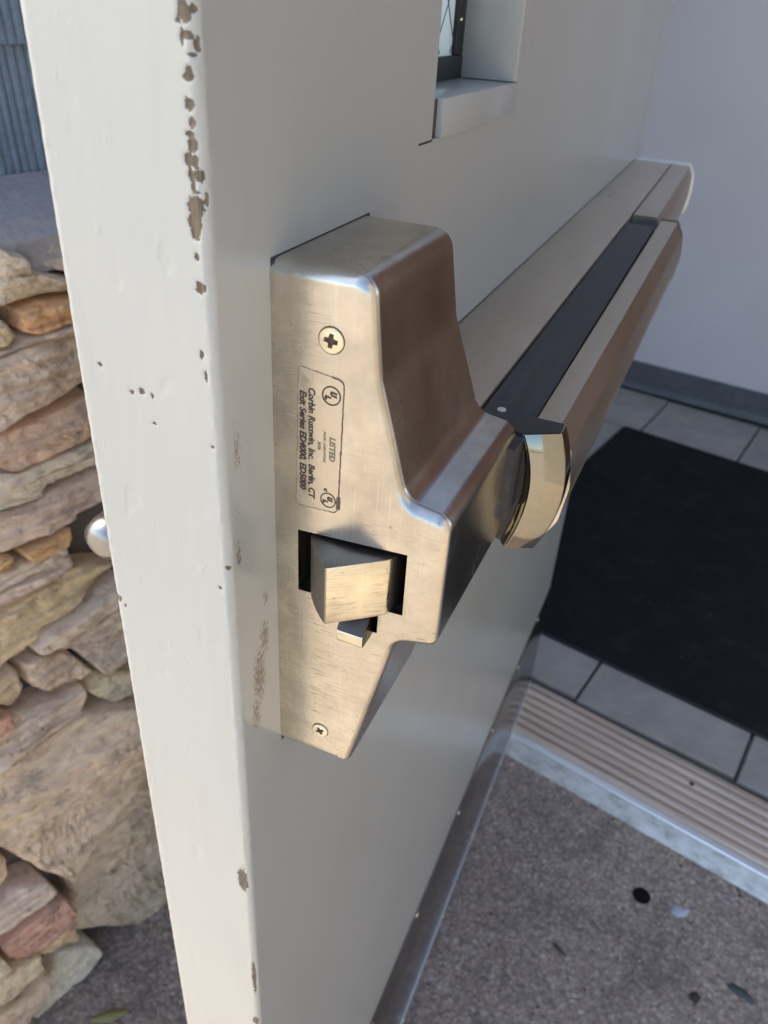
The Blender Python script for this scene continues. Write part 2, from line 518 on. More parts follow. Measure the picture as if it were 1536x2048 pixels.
ap = sheet('bounce_apron', 0.72, 2.2, -0.999, -0.158, 0.004, M_PALE)  # unseen sheet added so the case edge catches a bright reflection
tag(ap, 'unseen pale apron right of the brown aggregate paving, added as a reflector')

# vestibule floor: grout bed with tiles laid on it
fl = tag(sheet('vestibule_floor', -0.9, 1.95, 0.006, 1.6, 0.004, M_GROUT), 'grey square tiled floor inside the doorway')
tw = 0.277
def tile_mesh():
    bm = bmesh.new()
    h = tw / 2 - 0.003
    vs = []
    for z, i in ((0, 0), (0.006, 0), (0.008, 0.002)):
        vs.append([bm.verts.new((sx * (h - i), sy * (h - i), z)) for sx, sy in ((-1, -1), (1, -1), (1, 1), (-1, 1))])
    for a, b in ((0, 1), (1, 2)):
        for k in range(4):
            bm.faces.new((vs[a][k], vs[a][(k + 1) % 4], vs[b][(k + 1) % 4], vs[b][k]))
    bm.faces.new(vs[2])
    return bm
t0 = from_bm('tile', tile_mesh(), M_TILE, fl, False)
rt = math.radians(1.5)
for i in range(-3, 7):
    for j in range(0, 5):
        o = t0 if (i, j) == (-3, 0) else t0.copy()
        if o is not t0: COL.objects.link(o)
        u = 0.078 + tw * (i + 0.5); v = 0.018 + tw * (j + 0.5)
        o.location = (u * math.cos(rt) - (v - 0.13) * math.sin(rt), v + u * math.sin(rt) * 0.3, 0.006 + random.uniform(-0.0004, 0.0004))
        o.rotation_euler = (random.uniform(-.002, .002), random.uniform(-.002, .002), rt)

# vestibule back wall with cove base
ba = math.radians(3.6)
def back_pt(s, d, z):
    return (-0.40 + s * math.cos(ba) - d * math.sin(ba), 1.43 + s * math.sin(ba) + d * math.cos(ba), z)
def back_box(name, s0, s1, d0, d1, z0, z1, m, parent=None):
    v = [back_pt(s, d, z) for s in (s0, s1) for d in (d0, d1) for z in (z0, z1)]
    f = [(0, 1, 3, 2), (4, 6, 7, 5), (0, 4, 5, 1), (2, 3, 7, 6), (0, 2, 6, 4), (1, 5, 7, 3)]
    return mk(name, v, f, m, parent)
vw = back_box('vestibule_wall', -0.5, 2.6, 0.003, 0.15, 0, 3.0, M_WALL)
tag(vw, 'white painted wall at the back of the vestibule, skylight tint in its colour', 'wall')
cb = back_box('cove_base', -0.5, 2.6, -0.003, 0.0025, 0.008, 0.100, M_BASE, vw)
bm = bmesh.new()
ring = []
for k in range(7):
    a = k / 6 * math.pi / 2
    ring.append((-0.003 - 0.018 * (1 - math.sin(a)), 0.0145 + 0.018 * (1 - math.cos(a)) ))
vv = []
for s in (-0.5, 2.6):
    vv.append([bm.verts.new(back_pt(s, d, z)) for d, z in ring])
for k in range(6):
    bm.faces.new((vv[0][k], vv[0][k + 1], vv[1][k + 1], vv[1][k]))
from_bm('cove_toe', bm, M_BASE, vw)
wd = tag(bpy.data.objects.new('inner_door', None), 'brown wooden inner doors in the back wall of the vestibule', 'door')
COL.objects.link(wd)
for (s0_, s1_) in ((0.50, 1.40), (1.406, 2.30)):
    back_box('door_panel', s0_, s1_, -0.025, 0.0024, 0.012, 3.0, M_WOOD, wd)  # panels carried up to the wall top so the latch case reflects brown
    for (z0_, z1_) in ((2.2, 2.9), (0.2, 0.9), (1.05, 1.95)):
        back_box('raised_panel', s0_ + 0.14, s1_ - 0.14, -0.034, -0.0255, z0_, z1_, M_WOOD, wd)
lw = box('side_wall', (-1.0, 0.045, 0), (-0.90, 1.6, 4.6), M_WALL)  # raised above room height to keep sun off the back wall
tag(lw, 'painted side wall of the vestibule behind the open door', 'wall')

# facade round the doorway (its left part stands behind the open door)
fc = tag(bpy.data.objects.new('facade', None), 'rendered facade wall around the double doorway', 'wall')
COL.objects.link(fc)
box('wall', (-1.0, -0.02, 0.0), (-0.052, 0.042, 3.2), M_FACADE, fc)
box('wall', (1.90, -0.02, 0.0), (3.4, 0.155, 3.2), M_FACADE, fc)
box('lintel', (-0.052, -0.02, 2.20), (1.90, 0.155, 3.2), M_FACADE, fc)
box('door_jamb', (-0.051, -0.03, 0.0), (-0.024, 0.045, 2.20), M_PAINT, fc, 0.002)
box('door_jamb', (1.855, -0.03, 0.0), (1.898, 0.12, 2.20), M_PAINT, fc, 0.002)

# unseen cream wall on the right, added for bounce light and reflections
bw = tag(box('bounce_wall', (2.22, -1.6, 0.0), (2.44, -0.03, 3.0), M_BOUNCE), 'plain cream wall added out of view on the right to reflect light', 'wall')
# ------------------------------------------------------------------ entrance mat
def mat_thing():
    o = tag(bpy.data.objects.new('entrance_mat', None), 'large black rectangular pile mat lying on the grey tiles', 'mat')
    COL.objects.link(o)
    o.location = (0.0, 0, 0.0145)
    x0, x1, y0, y1 = -0.268, 1.32, 0.136, 1.128
    bm = bmesh.new()
    pts = fillet([(x0, y0, .008), (x1, y0, .008), (x1, y1, .008), (x0, y1, .008)], 4)
    def ringv(i, z):
        cx, cy = (x0 + x1) / 2, (y0 + y1) / 2
        return [bm.verts.new((x - math.copysign(i, x - cx), y - math.copysign(i, y - cy), z)) for x, y in pts]
    rs = [ringv(0, 0), ringv(0, 0.002), ringv(0.004, 0.0035), ringv(0.009, 0.0037)]
    for a, b in zip(rs, rs[1:]):
        for k in range(len(a)):
            bm.faces.new((a[k], a[(k + 1) % len(a)], b[(k + 1) % len(a)], b[k]))
    from_bm('rubber_border', bm, mat('mat_rubber', (0.012, 0.012, 0.014), 0.6)[0], o)
    box('pile', (x0 + .007, y0 + .007, 0.001), (x1 - .007, y1 - .007, 0.0065), M_MAT, o, 0.002)
    o.rotation_euler = (0, 0, math.radians(0.3))
mat_thing()

# ------------------------------------------------------------------ threshold
th = tag(bpy.data.objects.new('threshold', None), 'fluted bronze door threshold with a pale silver front edge', 'threshold')
COL.objects.link(th)
def run_w(name, prof, w0, w1, m, parent, auto=30):
    """open or closed profile (P, z) in m run along the facade"""
    N = len(prof)
    v = [(w0, p, z) for p, z in prof] + [(w1, p, z) for p, z in prof]
    f = [(i, (i + 1) % N, N + (i + 1) % N, N + i) for i in range(N)]
    f += [tuple(range(N - 1, -1, -1)), tuple(range(N, 2 * N))]
    return mk(name, v, f, m, parent, True, auto)
run_w('front_edge', [(-0.157, -0.002), (-0.151, 0.004), (-0.137, 0.0115), (-0.1293, 0.0135), (-0.1293, -0.002)], 0.004, 1.85, M_THRESH_EDGE, th)
run_w('nosing', [(-0.129, 0.002), (-0.129, 0.0160), (-0.1275, 0.0180), (-0.1195, 0.0185), (-0.118, 0.0175), (-0.118, 0.002)], 0.004, 1.85, M_NOSING, th)
prof = [(-0.1175, -0.002), (-0.1175, 0.0155)]
p = -0.112
for k in range(6):
    prof += [(p, 0.0165), (p + 0.0015, 0.0185), (p + 0.0085, 0.0185), (p + 0.010, 0.0165), (p + 0.0112, 0.0105), (p + 0.0168, 0.0105)]
    p += 0.0178
prof += [(p, 0.0165), (p + 0.001, 0.0175), (0.0, 0.0165), (0.012, 0.010), (0.014, -0.002)]
run_w('fluted_plate', prof, 0.004, 1.85, M_THRESH, th)
for wx in (0.305, 0.75, 1.3):
    bm = bmesh.new()
    bmesh.ops.create_cone(bm, cap_ends=True, segments=16, radius1=0.0042, radius2=0.0032, depth=0.0016, matrix=Matrix.Translation((wx, -0.0365, 0.0192)))
    from_bm('screw', bm, M_BLACK, th)

# ------------------------------------------------------------------ stone wing wall
SC = {'c': (0.375, 0.322, 0.255), 'm': (0.36, 0.31, 0.28), 'o': (0.36, 0.24, 0.135), 't': (0.38, 0.30, 0.215),
      'p': (0.38, 0.32, 0.265), 'b': (0.34, 0.265, 0.20), 'g': (0.37, 0.325, 0.285), 'k': (0.40, 0.345, 0.295),
      'r': (0.30, 0.195, 0.155), 'T': (0.355, 0.305, 0.24)}
STONES = [
    ('c', [(-714, 870), (-698, 864), (-694, 851), (-677, 834), (-675, 825), (-699, 827), (-723, 827)]),
    ('m', [(-712, 878), (-675, 869), (-676, 836), (-693, 851), (-696, 865), (-713, 871)]),
    ('o', [(-708, 822), (-687, 825), (-674, 821), (-674, 802), (-694, 799), (-709, 806)]),
    ('t', [(-732, 824), (-719, 819), (-711, 805), (-718, 796), (-738, 796)]),
    ('p', [(-740, 789), (-719, 792), (-700, 795), (-671, 796), (-674, 749), (-695, 742), (-722, 741), (-752, 736)]),
    ('m', [(-739, 794), (-718, 795), (-705, 801), (-672, 800), (-671, 797), (-702, 795), (-731, 791)]),
    ('b', [(-753, 730), (-745, 731), (-726, 732), (-675, 737), (-673, 697), (-704, 696), (-726, 698), (-743, 700), (-757, 712)]),
    ('g', [(-760, 702), (-727, 695), (-674, 694), (-673, 680), (-729, 683), (-764, 682)]),
    ('g', [(-765, 680), (-730, 680), (-674, 678), (-672, 668), (-714, 670), (-722, 661), (-768, 665)]),
    ('k', [(-769, 663), (-739, 661), (-721, 660), (-709, 665), (-670, 663), (-671, 639), (-697, 628), (-732, 627), (-776, 630)]),
    ('o', [(-748, 625), (-732, 625), (-697, 626), (-696, 612), (-704, 604), (-742, 611)]),
    ('o', [(-776, 629), (-755, 626), (-751, 620), (-754, 612), (-780, 613)]),
    ('g', [(-781, 610), (-745, 610), (-701, 605), (-698, 596), (-748, 595), (-785, 593)]),
    ('g', [(-785, 590), (-734, 590), (-703, 594), (-695, 588), (-696, 580), (-712, 575), (-742, 574), (-790, 572)]),
    ('t', [(-790, 569), (-743, 572), (-712, 572), (-697, 578), (-676, 555), (-685, 542), (-709, 531), (-745, 532), (-764, 518), (-804, 508)]),
    ('g', [(-756, 518), (-741, 528), (-710, 529), (-675, 539), (-668, 532), (-674, 510), (-712, 513), (-730, 505), (-751, 505)]),
    ('m', [(-746, 503), (-710, 509), (-670, 503), (-664, 437), (-683, 425), (-696, 446), (-717, 488)]),
    ('c', [(-768, 508), (-749, 503), (-718, 487), (-698, 447), (-711, 443), (-734, 456), (-746, 450), (-763, 474)]),
    ('t', [(-804, 508), (-771, 507), (-770, 473), (-785, 465), (-809, 488)]),
    ('r', [(-809, 486), (-787, 465), (-793, 443), (-817, 453)]),
    ('g', [(-818, 450), (-786, 457), (-747, 447), (-711, 441), (-713, 420), (-719, 413), (-771, 406), (-827, 410)]),
    ('c', [(-712, 433), (-696, 436), (-668, 410), (-669, 381), (-685, 390), (-706, 416)]),
    ('T', [(-828, 406), (-788, 399), (-718, 410), (-689, 398), (-669, 375), (-667, 317), (-691, 256), (-745, 225), (-776, 193), (-804, 241), (-845, 332)]),
    ('c', [(-684, 275), (-662, 271), (-656, 201), (-668, 223), (-685, 250)]),
    ('T', [(-686, 249), (-671, 221), (-648, 103), (-652, -45), (-676, -29), (-707, -5), (-753, 45), (-783, 73), (-790, 110), (-772, 134), (-779, 192), (-743, 221)]),
    ('c', [(-846, 327), (-831, 298), (-829, 257), (-855, 239), (-866, 242)]),
    ('g', [(-867, 235), (-827, 243), (-800, 230), (-794, 197), (-849, 193), (-875, 200)]),
    ('r', [(-864, 180), (-798, 187), (-785, 173), (-777, 136), (-790, 119), (-852, 135), (-863, 154)]),
    ('t', [(-851, 130), (-816, 120), (-779, 123), (-782, 77), (-819, 105)]),
    ('c', [(-877, 190), (-867, 173), (-861, 141), (-828, 119), (-827, 79), (-866, 86), (-897, 105)]),
    ('p', [(-899, 97), (-856, 77), (-826, 73), (-826, 47), (-859, 29), (-880, 20), (-908, 58)]),
    ('g', [(-868, 20), (-829, 45), (-800, 63), (-765, 41), (-759, 17), (-789, 4), (-843, -23)]),
]

sw = tag(bpy.data.objects.new('stone_wall', None), 'wall of stacked tan and grey ledge stones with grooved blue grey siding above', 'wall')
COL.objects.link(sw)
WS = -0.19
def stone(poly, color, N=44, rings=9, seed=0, thick=0.06, front=0.0):
    rnd = random.Random(seed)
    # chaikin rounding
    P = [Vector(p) for p in poly]
    q = []
    for i in range(len(P)):
        a, b = P[i], P[(i + 1) % len(P)]
        q += [a.lerp(b, 0.07), a.lerp(b, 0.93)]
    P = q
    L = [0]
    for i in range(len(P)):
        L.append(L[-1] + (P[(i + 1) % len(P)] - P[i]).length)
    out = []
    for k in range(N):
        t = L[-1] * k / N
        j = max(i for i in range(len(P)) if L[i] <= t)
        f = (t - L[j]) / max(1e-9, L[j + 1] - L[j])
        out.append(P[j].lerp(P[(j + 1) % len(P)], f))
    cen = sum(out, Vector((0, 0))) / N
    xs = [p.x for p in out]; zs = [p.y for p in out]
    size = min(max(xs) - min(xs), max(zs) - min(zs))
    so = Vector((rnd.uniform(0, 50), rnd.uniform(0, 50), rnd.uniform(0, 50)))
    tx, tz = rnd.uniform(-.10, .10), rnd.uniform(-.12, .16)
    bulge = min(0.0055, size * 0.2)
    planes = []
    for _ in range(9):
        g = Vector((rnd.gauss(0, 0.16), rnd.gauss(0, 0.26)))
        c_ = Vector((rnd.uniform(min(xs), max(xs)), rnd.uniform(min(zs), max(zs))))
        planes.append((g, c_, rnd.uniform(0, size * 0.10)))
    verts, faces = [], []
    cw = Vector((WS, cen.x, cen.y))
    prof = [(1.0, -thick), (1.0, -bulge * 0.9)] + [(s, 0) for s in [1 - 0.5 * (k / rings) ** 1.6 * 1.0 - 0.0 for k in range(1, rings)]]
    ss = [1.0, 1.0] + [1 - (k / rings) ** 1.25 for k in range(1, rings)]
    for ri, s in enumerate(ss):
        for k, p in enumerate(out):
            d = p - cen
            jit = 1 + 0.035 * noise.noise(Vector((math.cos(k / N * 6.283) * 2.2, math.sin(k / N * 6.283) * 2.2, 0)) + so)
            u = cen + d * s * jit * (1 - min(0.06, 0.0022 / max(d.length, 0.01)))
            if ri == 0:
                x = -thick
            else:
                e = min((1 - s) * d.length / max(bulge, 1e-4), 1.0)
                x = -bulge * (1 - math.sqrt(max(0, 1 - (1 - e) ** 2)))
                n1 = noise.noise(Vector((0, u.x * 22, u.y * 55)) + so)
                n2 = noise.noise(Vector((0, u.x * 90, u.y * 140)) + so)
                n3 = noise.noise(Vector((0, u.x * 260, u.y * 330)) + so)
                fac = min(h_ + g.dot(u - c_) for g, c_, h_ in planes)
                x += max(-0.013, fac * 0.55)
                zz = u.y + 0.25 * (u.x - cen.x) * tx * 4
                st_ = noise.noise(Vector((u.x * 9, zz * 150, 3)) + so)
                x += 0.0022 * (1 if st_ > 0.05 else -0.4) + 0.003 * n1 + 0.0022 * n2 + 0.0012 * n3
                x += tx * (u.x - cen.x) + tz * (u.y - cen.y)
            verts.append((x + front, u.x - cen.x, u.y - cen.y))
    for ri in range(len(ss) - 1):
        for k in range(N):
            faces.append((ri * N + k, ri * N + (k + 1) % N, (ri + 1) * N + (k + 1) % N, (ri + 1) * N + k))
    verts.append((sum(v[0] for v in verts[-N:]) / N, 0, 0))
    c = len(verts) - 1
    b0 = (len(ss) - 1) * N
    for k in range(N):
        faces.append((b0 + k, b0 + (k + 1) % N, c))
    o = mk('stone', verts, faces, M_STONE, sw, True, 28)
    o.location = cw
    v = rnd.uniform(0.92, 1.15) * 2.15
    color = (color[0] * 1.10, color[1], color[2] * 0.90)
    o.color = (*[min(0.92, x * v * rnd.uniform(0.96, 1.04)) for x in color], 1)
    return o
for i, (cc, pts) in enumerate(STONES):
    pl = []
    for (p, z) in pts:
        if p > -700: p = p + (26 if p > -678 else 0)
        pl.append((p / 1000, z / 1000))
    small = cc in 'rog' 
    stone(pl, tuple(q * 0.86 for q in SC[cc]) if i == 24 else SC[cc], 76, 18, seed=i, front=(0.012 if i == 22 else -0.004 if i == 24 else 0.004 if cc in 'Tpk' else random.Random(i).uniform(-0.008, 0.004)))
# stones beyond what the photograph shows: coursed slabs towards the facade and the wall's free end
rf = random.Random(3)
def courses(pa, pb, z0, z1, seed):
    rr = random.Random(seed)
    z = z0
    while z < z1 - 0.012:
        h = min(rr.choice((0.022, 0.03, 0.04, 0.055, 0.075)), z1 - z)
        p = pa
        while p < pb - 0.02:
            l = min(rr.uniform(0.10, 0.24), pb - p)
            if pb - p - l < 0.05: l = pb - p
            g = 0.003
            pl = [(p + g, z + g + rr.uniform(0, .004)), (p + l - g, z + g + rr.uniform(0, .004)), (p + l - g, z + h - g), (p + l * 0.5, z + h - g + 0.002), (p + g, z + h - g)]
            stone(pl, SC[rr.choice('cmotpbgkT')], 22, 5, seed=rr.randint(100, 9999), front=rr.uniform(-.008, .004))
            p += l
        z += h
# the traced field covers a slanted band; the rest starts beyond it
courses(-0.640, -0.06, 0.0, 0.86, 5)
for (za, zb, pe) in ((0.0, 0.12, -0.905), (0.12, 0.25, -0.882), (0.25, 0.42, -0.855), (0.42, 0.57, -0.825), (0.57, 0.70, -0.795), (0.70, 0.86, -0.762)):
    courses(-1.0, pe, za, zb, int(za * 100) + 40)
box('mortar_core', (-0.45, -0.995, 0.0), (-0.232, -0.03, 0.872), M_MORTAR, sw)
# sloped mortar cap on top of the stones
bm = bmesh.new()
cols = 60
rows = []
for k in range(cols + 1):
    p = -1.0 + 0.97 * k / cols
    r = []
    for j, (x, z) in enumerate(((-0.272, 0.899), (-0.250, 0.893), (-0.225, 0.886), (-0.205, 0.880), (-0.196, 0.870), (-0.2, 0.845))):
        n = noise.noise(Vector((p * 14, j * 3.1, 0)))
        r.append(bm.verts.new((x + (0.004 * n if j else 0), p, z + 0.004 * noise.noise(Vector((p * 30, j * 2.0, 5))))))
    rows.append(r)
for a, b in zip(rows, rows[1:]):
    for j in range(5):
        bm.faces.new((a[j], b[j], b[j + 1], a[j + 1]))
from_bm('mortar_cap', bm, M_CAP, sw)
# grooved siding courses
box('sheathing', (-0.45, -0.995, 0.872), (-0.287, -0.03, 3.2), M_MORTAR, sw)
def siding_mesh():
    rr = random.Random(11)
    bm = bmesh.new()
    p = 0.0
    cols = []
    while p < 0.484:
        wdt = rr.uniform(0.0035, 0.0075)
        d = rr.uniform(0.0012, 0.0030)
        cols += [(p, 0), (p + wdt * 0.25, d), (p + wdt * 0.75, d), (p + wdt, 0)]
        p += wdt + rr.uniform(0.0008, 0.0018)
    H = 0.0905
    rws = []
    for (z, dx) in ((0.0, 0.000), (0.0005, 0.006), (H, 0.0005)):
        rws.append([bm.verts.new((dx + (d if z > 0 else 0) + 0.0006 * noise.noise(Vector((p * 200, z * 30, 0))), min(p, 0.484), z)) for p, d in cols])
    for a, b in zip(rws, rws[1:]):
        for k in range(len(cols) - 1):
            bm.faces.new((a[k], a[k + 1], b[k + 1], b[k]))
    return bm
s0 = None
for k in range(25):
    for j in range(2):
        if s0 is None:
            s0 = from_bm('siding_board', siding_mesh(), M_SIDING, sw, True, 30); o = s0
        else:
            o = s0.copy(); COL.objects.link(o)
        o.location = (-0.283 , -0.998 + 0.486 * j, 0.896 + 0.0905 * k)

# ------------------------------------------------------------------ the open door
door = tag(bpy.data.objects.new('open_door', None), 'cream painted steel door standing open with a stainless panic bar', 'door')
COL.objects.link(door)
door.location = (0, 0, 0)
door.rotation_euler = (0, 0, math.atan2(0.97373931, -0.22766588))
T = 48.5      # leaf thickness
ZB, ZT = -1018, 1080

CHIPS = [(3.0, -4.2, 1.29, 1.85), (0.9, -3.8, 0.76, 0.85), (2.5, -5.6, 0.86, 0.56), (4.4, -6.2, 0.87, 0.37), (2.3, -8.7, 1.21, 0.69), (3.8, -9.1, 0.26, 1.59), (0.5, -10.3, 0.69, 1.43), (1.7, -12.3, 0.96, 0.32), (2.7, -15.3, 0.62, 0.99), (2.9, -16.6, 1.16, 0.73), (3.1, -22.0, 1.0, 1.31), (2.7, -25.9, 0.64, 1.13), (3.5, -28.1, 1.02, 0.64), (3.0, -30.3, 1.02, 1.31), (4.0, -33.5, 1.32, 1.48), (2.6, -33.6, 0.56, 1.26), (1.9, -36.8, 1.23, 1.21), (4.0, -36.7, 0.67, 1.13), (3.6, -39.2, 0.38, 1.54), (3.0, -40.5, 0.86, 0.19), (0.5, -41.9, 0.33, 1.75), (3.5, -44.2, 2.03, 2.38), (3.6, -47.8, 1.76, 2.02), (3.8, -50.0, 1.09, 1.43), (4.0, -55.7, 0.6, 0.84), (3.6, -63.3, 1.23, 1.32), (49.7, -48.2, 0.35, 0.87), (48.8, -10.0, 0.31, 0.69), (4.7, -81.3, 0.43, 1.22), (3.8, -87.2, 0.33, 1.4), (39.5, -91.3, 0.87, 0.86), (29.5, -97.4, 1.22, 0.66), (25.8, -96.4, 1.08, 1.08), (22.5, -96.9, 0.59, 0.97), (22.6, -105.8, 0.85, 0.45), (47.6, -89.1, 0.51, 0.54), (3.4, -108.5, 0.46, 0.45), (47.0, -178.8, 1.68, 1.45), (44.1, -181.2, 0.61, 0.81), (1.1, -150.5, 0.88, 0.68), (4.3, -159.1, 0.52, 0.56), (48.9, -157.7, 0.59, 3.72), (48.8, -167.6, 0.6, 4.66), (48.9, -175.0, 0.61, 3.19), (49.1, -183.0, 0.47, 2.47), (49.3, -199.8, 0.48, 2.2), (3.7, -315.5, 1.89, 7.04), (1.5, -393.9, 0.77, 13.11), (2.2, -435.6, 1.23, 3.64), (49.5, -242.2, 0.52, 3.1), (49.6, -248.8, 0.44, 0.63)]

def chip_at(n, z):
    best = 0.0
    for (cn, cz, rn, rz) in CHIPS:
        if abs(z - cz) > rz * 2.2 or abs(n - cn) > rn * 2.2 + .5: continue
        nn = noise.noise(Vector((n * 1.1, z * 0.9, cn))) * 0.45 + noise.noise(Vector((n * 2.7, z * 2.4, cz))) * 0.25
        d = math.hypot((n - cn) / (rn + .12), (z - cz) / (rz + .12)) + nn
        g_ = 0.74 if 6 < cn < 46 else 1.0
        best = max(best, (1.0 - 0.5 * d) * g_)
    return max(0.0, min(1.0, best))

def leaf_edge():
    """lock edge with worn rounded corners, dense enough to carry its chips"""
    R = 2.6
    arc = []                                   # (x, n, surface coordinate)
    for x in (4.6,):
        arc.append((x, 0.0, -2.5))
    for k in range(9):
        a = k / 8 * math.pi / 2
        arc.append((R - R * math.sin(a), R - R * math.cos(a), 0.0 + (a / (math.pi / 2)) * 4.0 - 1.2))
    n = R + 0.55
    while n < T - R - 0.2:
        arc.append((0.0, n, n)); n += 0.55
    for k in range(9):
        a = (1 - k / 8) * math.pi / 2
        arc.append((R - R * math.sin(a), T - R + R * math.cos(a), T - 2.6 + k / 8 * 4.0))
    arc.append((4.6, T, T + 3))
    zs = [ZB, -900, -700, -560, -500]
    z = -470.0
    while z < 12: zs.append(z); z += 0.55
    zs += [20, 60, 200, 600, ZT]
    verts, vals = [], []
    for z in zs:
        fine = -471 < z < 12
        for (x, nn, s) in arc:
            c = chip_at(s, z) if fine else 0.0
            wob = 0.03 * noise.noise(Vector((z * 0.05, nn * 0.3, 3))) + (0.16 * noise.noise(Vector((z * 0.25, s * 0.5, 9))) if (s < 3 or s > T - 3) else 0)
            dep = 0.22 * min(1, max(0, (c - 0.40) * 9)) + wob
            # push inward
            cx, cn = max(R - x, 0) / R, 0
            if nn < R: cn = (R - nn) / R
            elif nn > T - R: cn = -(nn - (T - R)) / R
            verts.append(D(x + dep * cx, nn + dep * cn * (1 if x < R else 0), z))
            vals.append(c)
    A = len(arc)
    faces = [(i * A + k, i * A + k + 1, (i + 1) * A + k + 1, (i + 1) * A + k) for i in range(len(zs) - 1) for k in range(A - 1)]
    o = mk('door_edge', verts, faces, M_PAINT, door, True)
    at = o.data.attributes.new('chip', 'FLOAT', 'POINT')
    at.data.foreach_set('value', vals)
    return o
leaf_edge()

# leaf: two skins with the vision opening cut through, jamb returns of the opening
WX0, WX1, WZ0, WZ1 = 154.0, 271.0, -45.0, 640.0
def skin(n, name, wx0, wx1, wz0, wz1):
    xs = [4.6, wx0, wx1, 905]; zs = [ZB, wz0, wz1, ZT]
    v, f = [], []
    for z in zs:
        for x in xs: v.append(D(x, n, z))
    for j in range(3):
        for i in range(3):
            if (i, j) != (1, 1):
                f.append((j * 4 + i, j * 4 + i + 1, (j + 1) * 4 + i + 1, (j + 1) * 4 + i))
    return v, f
v, f = skin(0.0, '', WX0, WX1, WZ0, WZ1)
v2, f2 = skin(T, '', WX0, WX1, WZ0, WZ1)
o1 = len(v)
v += v2; f += [tuple(i + o1 for i in q) for q in f2]
# opening returns, hinge edge, top and bottom
hole_i = [(5, 6), (6, 10), (10, 9), (9, 5)]
f += [(a, b, b + o1, a + o1) for a, b in hole_i]
f += [(3, 7, 7 + o1, 3 + o1), (7, 11, 11 + o1, 7 + o1), (11, 15, 15 + o1, 11 + o1)]
for a, b in ((0, 1), (1, 2), (2, 3), (12, 13), (13, 14), (14, 15)):
    f.append((a, b, b + o1, a + o1))
mk('door_leaf', v, f, M_PAINT, door)
# vision window: glazing stops, gasket, wired glass
vw_ = tag(bpy.data.objects.new('vision_window', None)); COL.objects.link(vw_); vw_.parent = door
dbox('glazing_stop', (162.3, -1.2, -45.3), (272.5, 29, -31), M_PAINT, vw_, 0.5)
dbox('crack_line', (140, -0.25, -45.6), (153.8, -0.02, -44.9), M_DARK, vw_)  # thin dark strip paints the shaded crack line
dbox('glazing_stop', (265.5, -1.4, -30.8), (273, 29, 640), M_PAINT, vw_, 0.8)
dbox('gasket', (154.3, 26.5, -31), (265.3, 33, -21), M_GASKET, vw_, 0.6)
dbox('gasket', (254, 26.8, -20.8), (265.2, 33, 640), M_GASKET, vw_, 0.6)
dbox('stop_gap_shade', (154.2, 1.5, -44.8), (161.8, 30, -31.5), M_DARK, vw_)  # solid dark block stands in for the shade in the open gap
for z in (12, 30, 48, -6):
    bm = bmesh.new()
    bmesh.ops.create_icosphere(bm, subdivisions=1, radius=0.0011, matrix=Matrix.Translation(D(257, 26.6, z)))
    from_bm('rivet', bm, M_SCREW, vw_)
dbox('glass', (154.3, 29, -21), (255, 32, 640), M_GLASS, vw_)
bm = bmesh.new()
def rod(bm, a, b, r, seg=6):
    a, b = Vector(a), Vector(b)
    m_ = (b - a).to_track_quat('Z', 'Y').to_matrix().to_4x4()
    m_.translation = (a + b) / 2
    bmesh.ops.create_cone(bm, cap_ends=True, segments=seg, radius1=r, radius2=r, depth=(b - a).length, matrix=m_)
for k in range(-6, 20):
    for s in (1, -1):
        x0_, x1_ = 155, 254
        z0_ = k * 30; z1_ = z0_ + s * 103 * 1.3
        a_ = [x0_, z0_]; b_ = [x1_, z1_]
        def clipz(z, p, q): return p[0] + (q[0] - p[0]) * (z - p[1]) / (q[1] - p[1])
        for pt, ot in ((a_, b_), (b_, a_)):
            for lim, cmp in ((-20, -1), (638, 1)):
                if (pt[1] - lim) * cmp > 0 and (ot[1] - lim) * cmp < 0:
                    pt[0] = clipz(lim, pt, ot); pt[1] = lim
        if min(a_[1], b_[1]) >= -20.1 and max(a_[1], b_[1]) <= 638.1:
            rod(bm, D(a_[0], 28.8, a_[1]), D(b_[0], 28.8, b_[1]), 0.00028, 5)
from_bm('wire_mesh', bm, M_WIRE, vw_)

# kick plate with its screws
kp = dbox('kick_plate', (6, -1.6, -1003), (903, -0.05, -789), M_KICK, door, 0.3)
dbox('bottom_strip', (6, -3.0, -1017), (903, -0.06, -1003.4), M_KICKEDGE, kp, 0.5)
scr0 = None
for (x, z) in [(q, -793) for q in (60, 176, 292, 428, 566, 695, 812)] + [(q, -1010) for q in (150, 290, 429, 564, 706, 850)]:
    n = -1.9 if z > -900 else -3.2
    if scr0 is None:
        bm = bmesh.new()
        bmesh.ops.create_uvsphere(bm, u_segments=12, v_segments=6, radius=0.0033)
        for vt in bm.verts: vt.co.y *= 0.45
        scr0 = from_bm('screw', bm, M_SCREW, kp); o = scr0
    else:
        o = scr0.copy(); COL.objects.link(o)
    o.location = D(x, n, z)

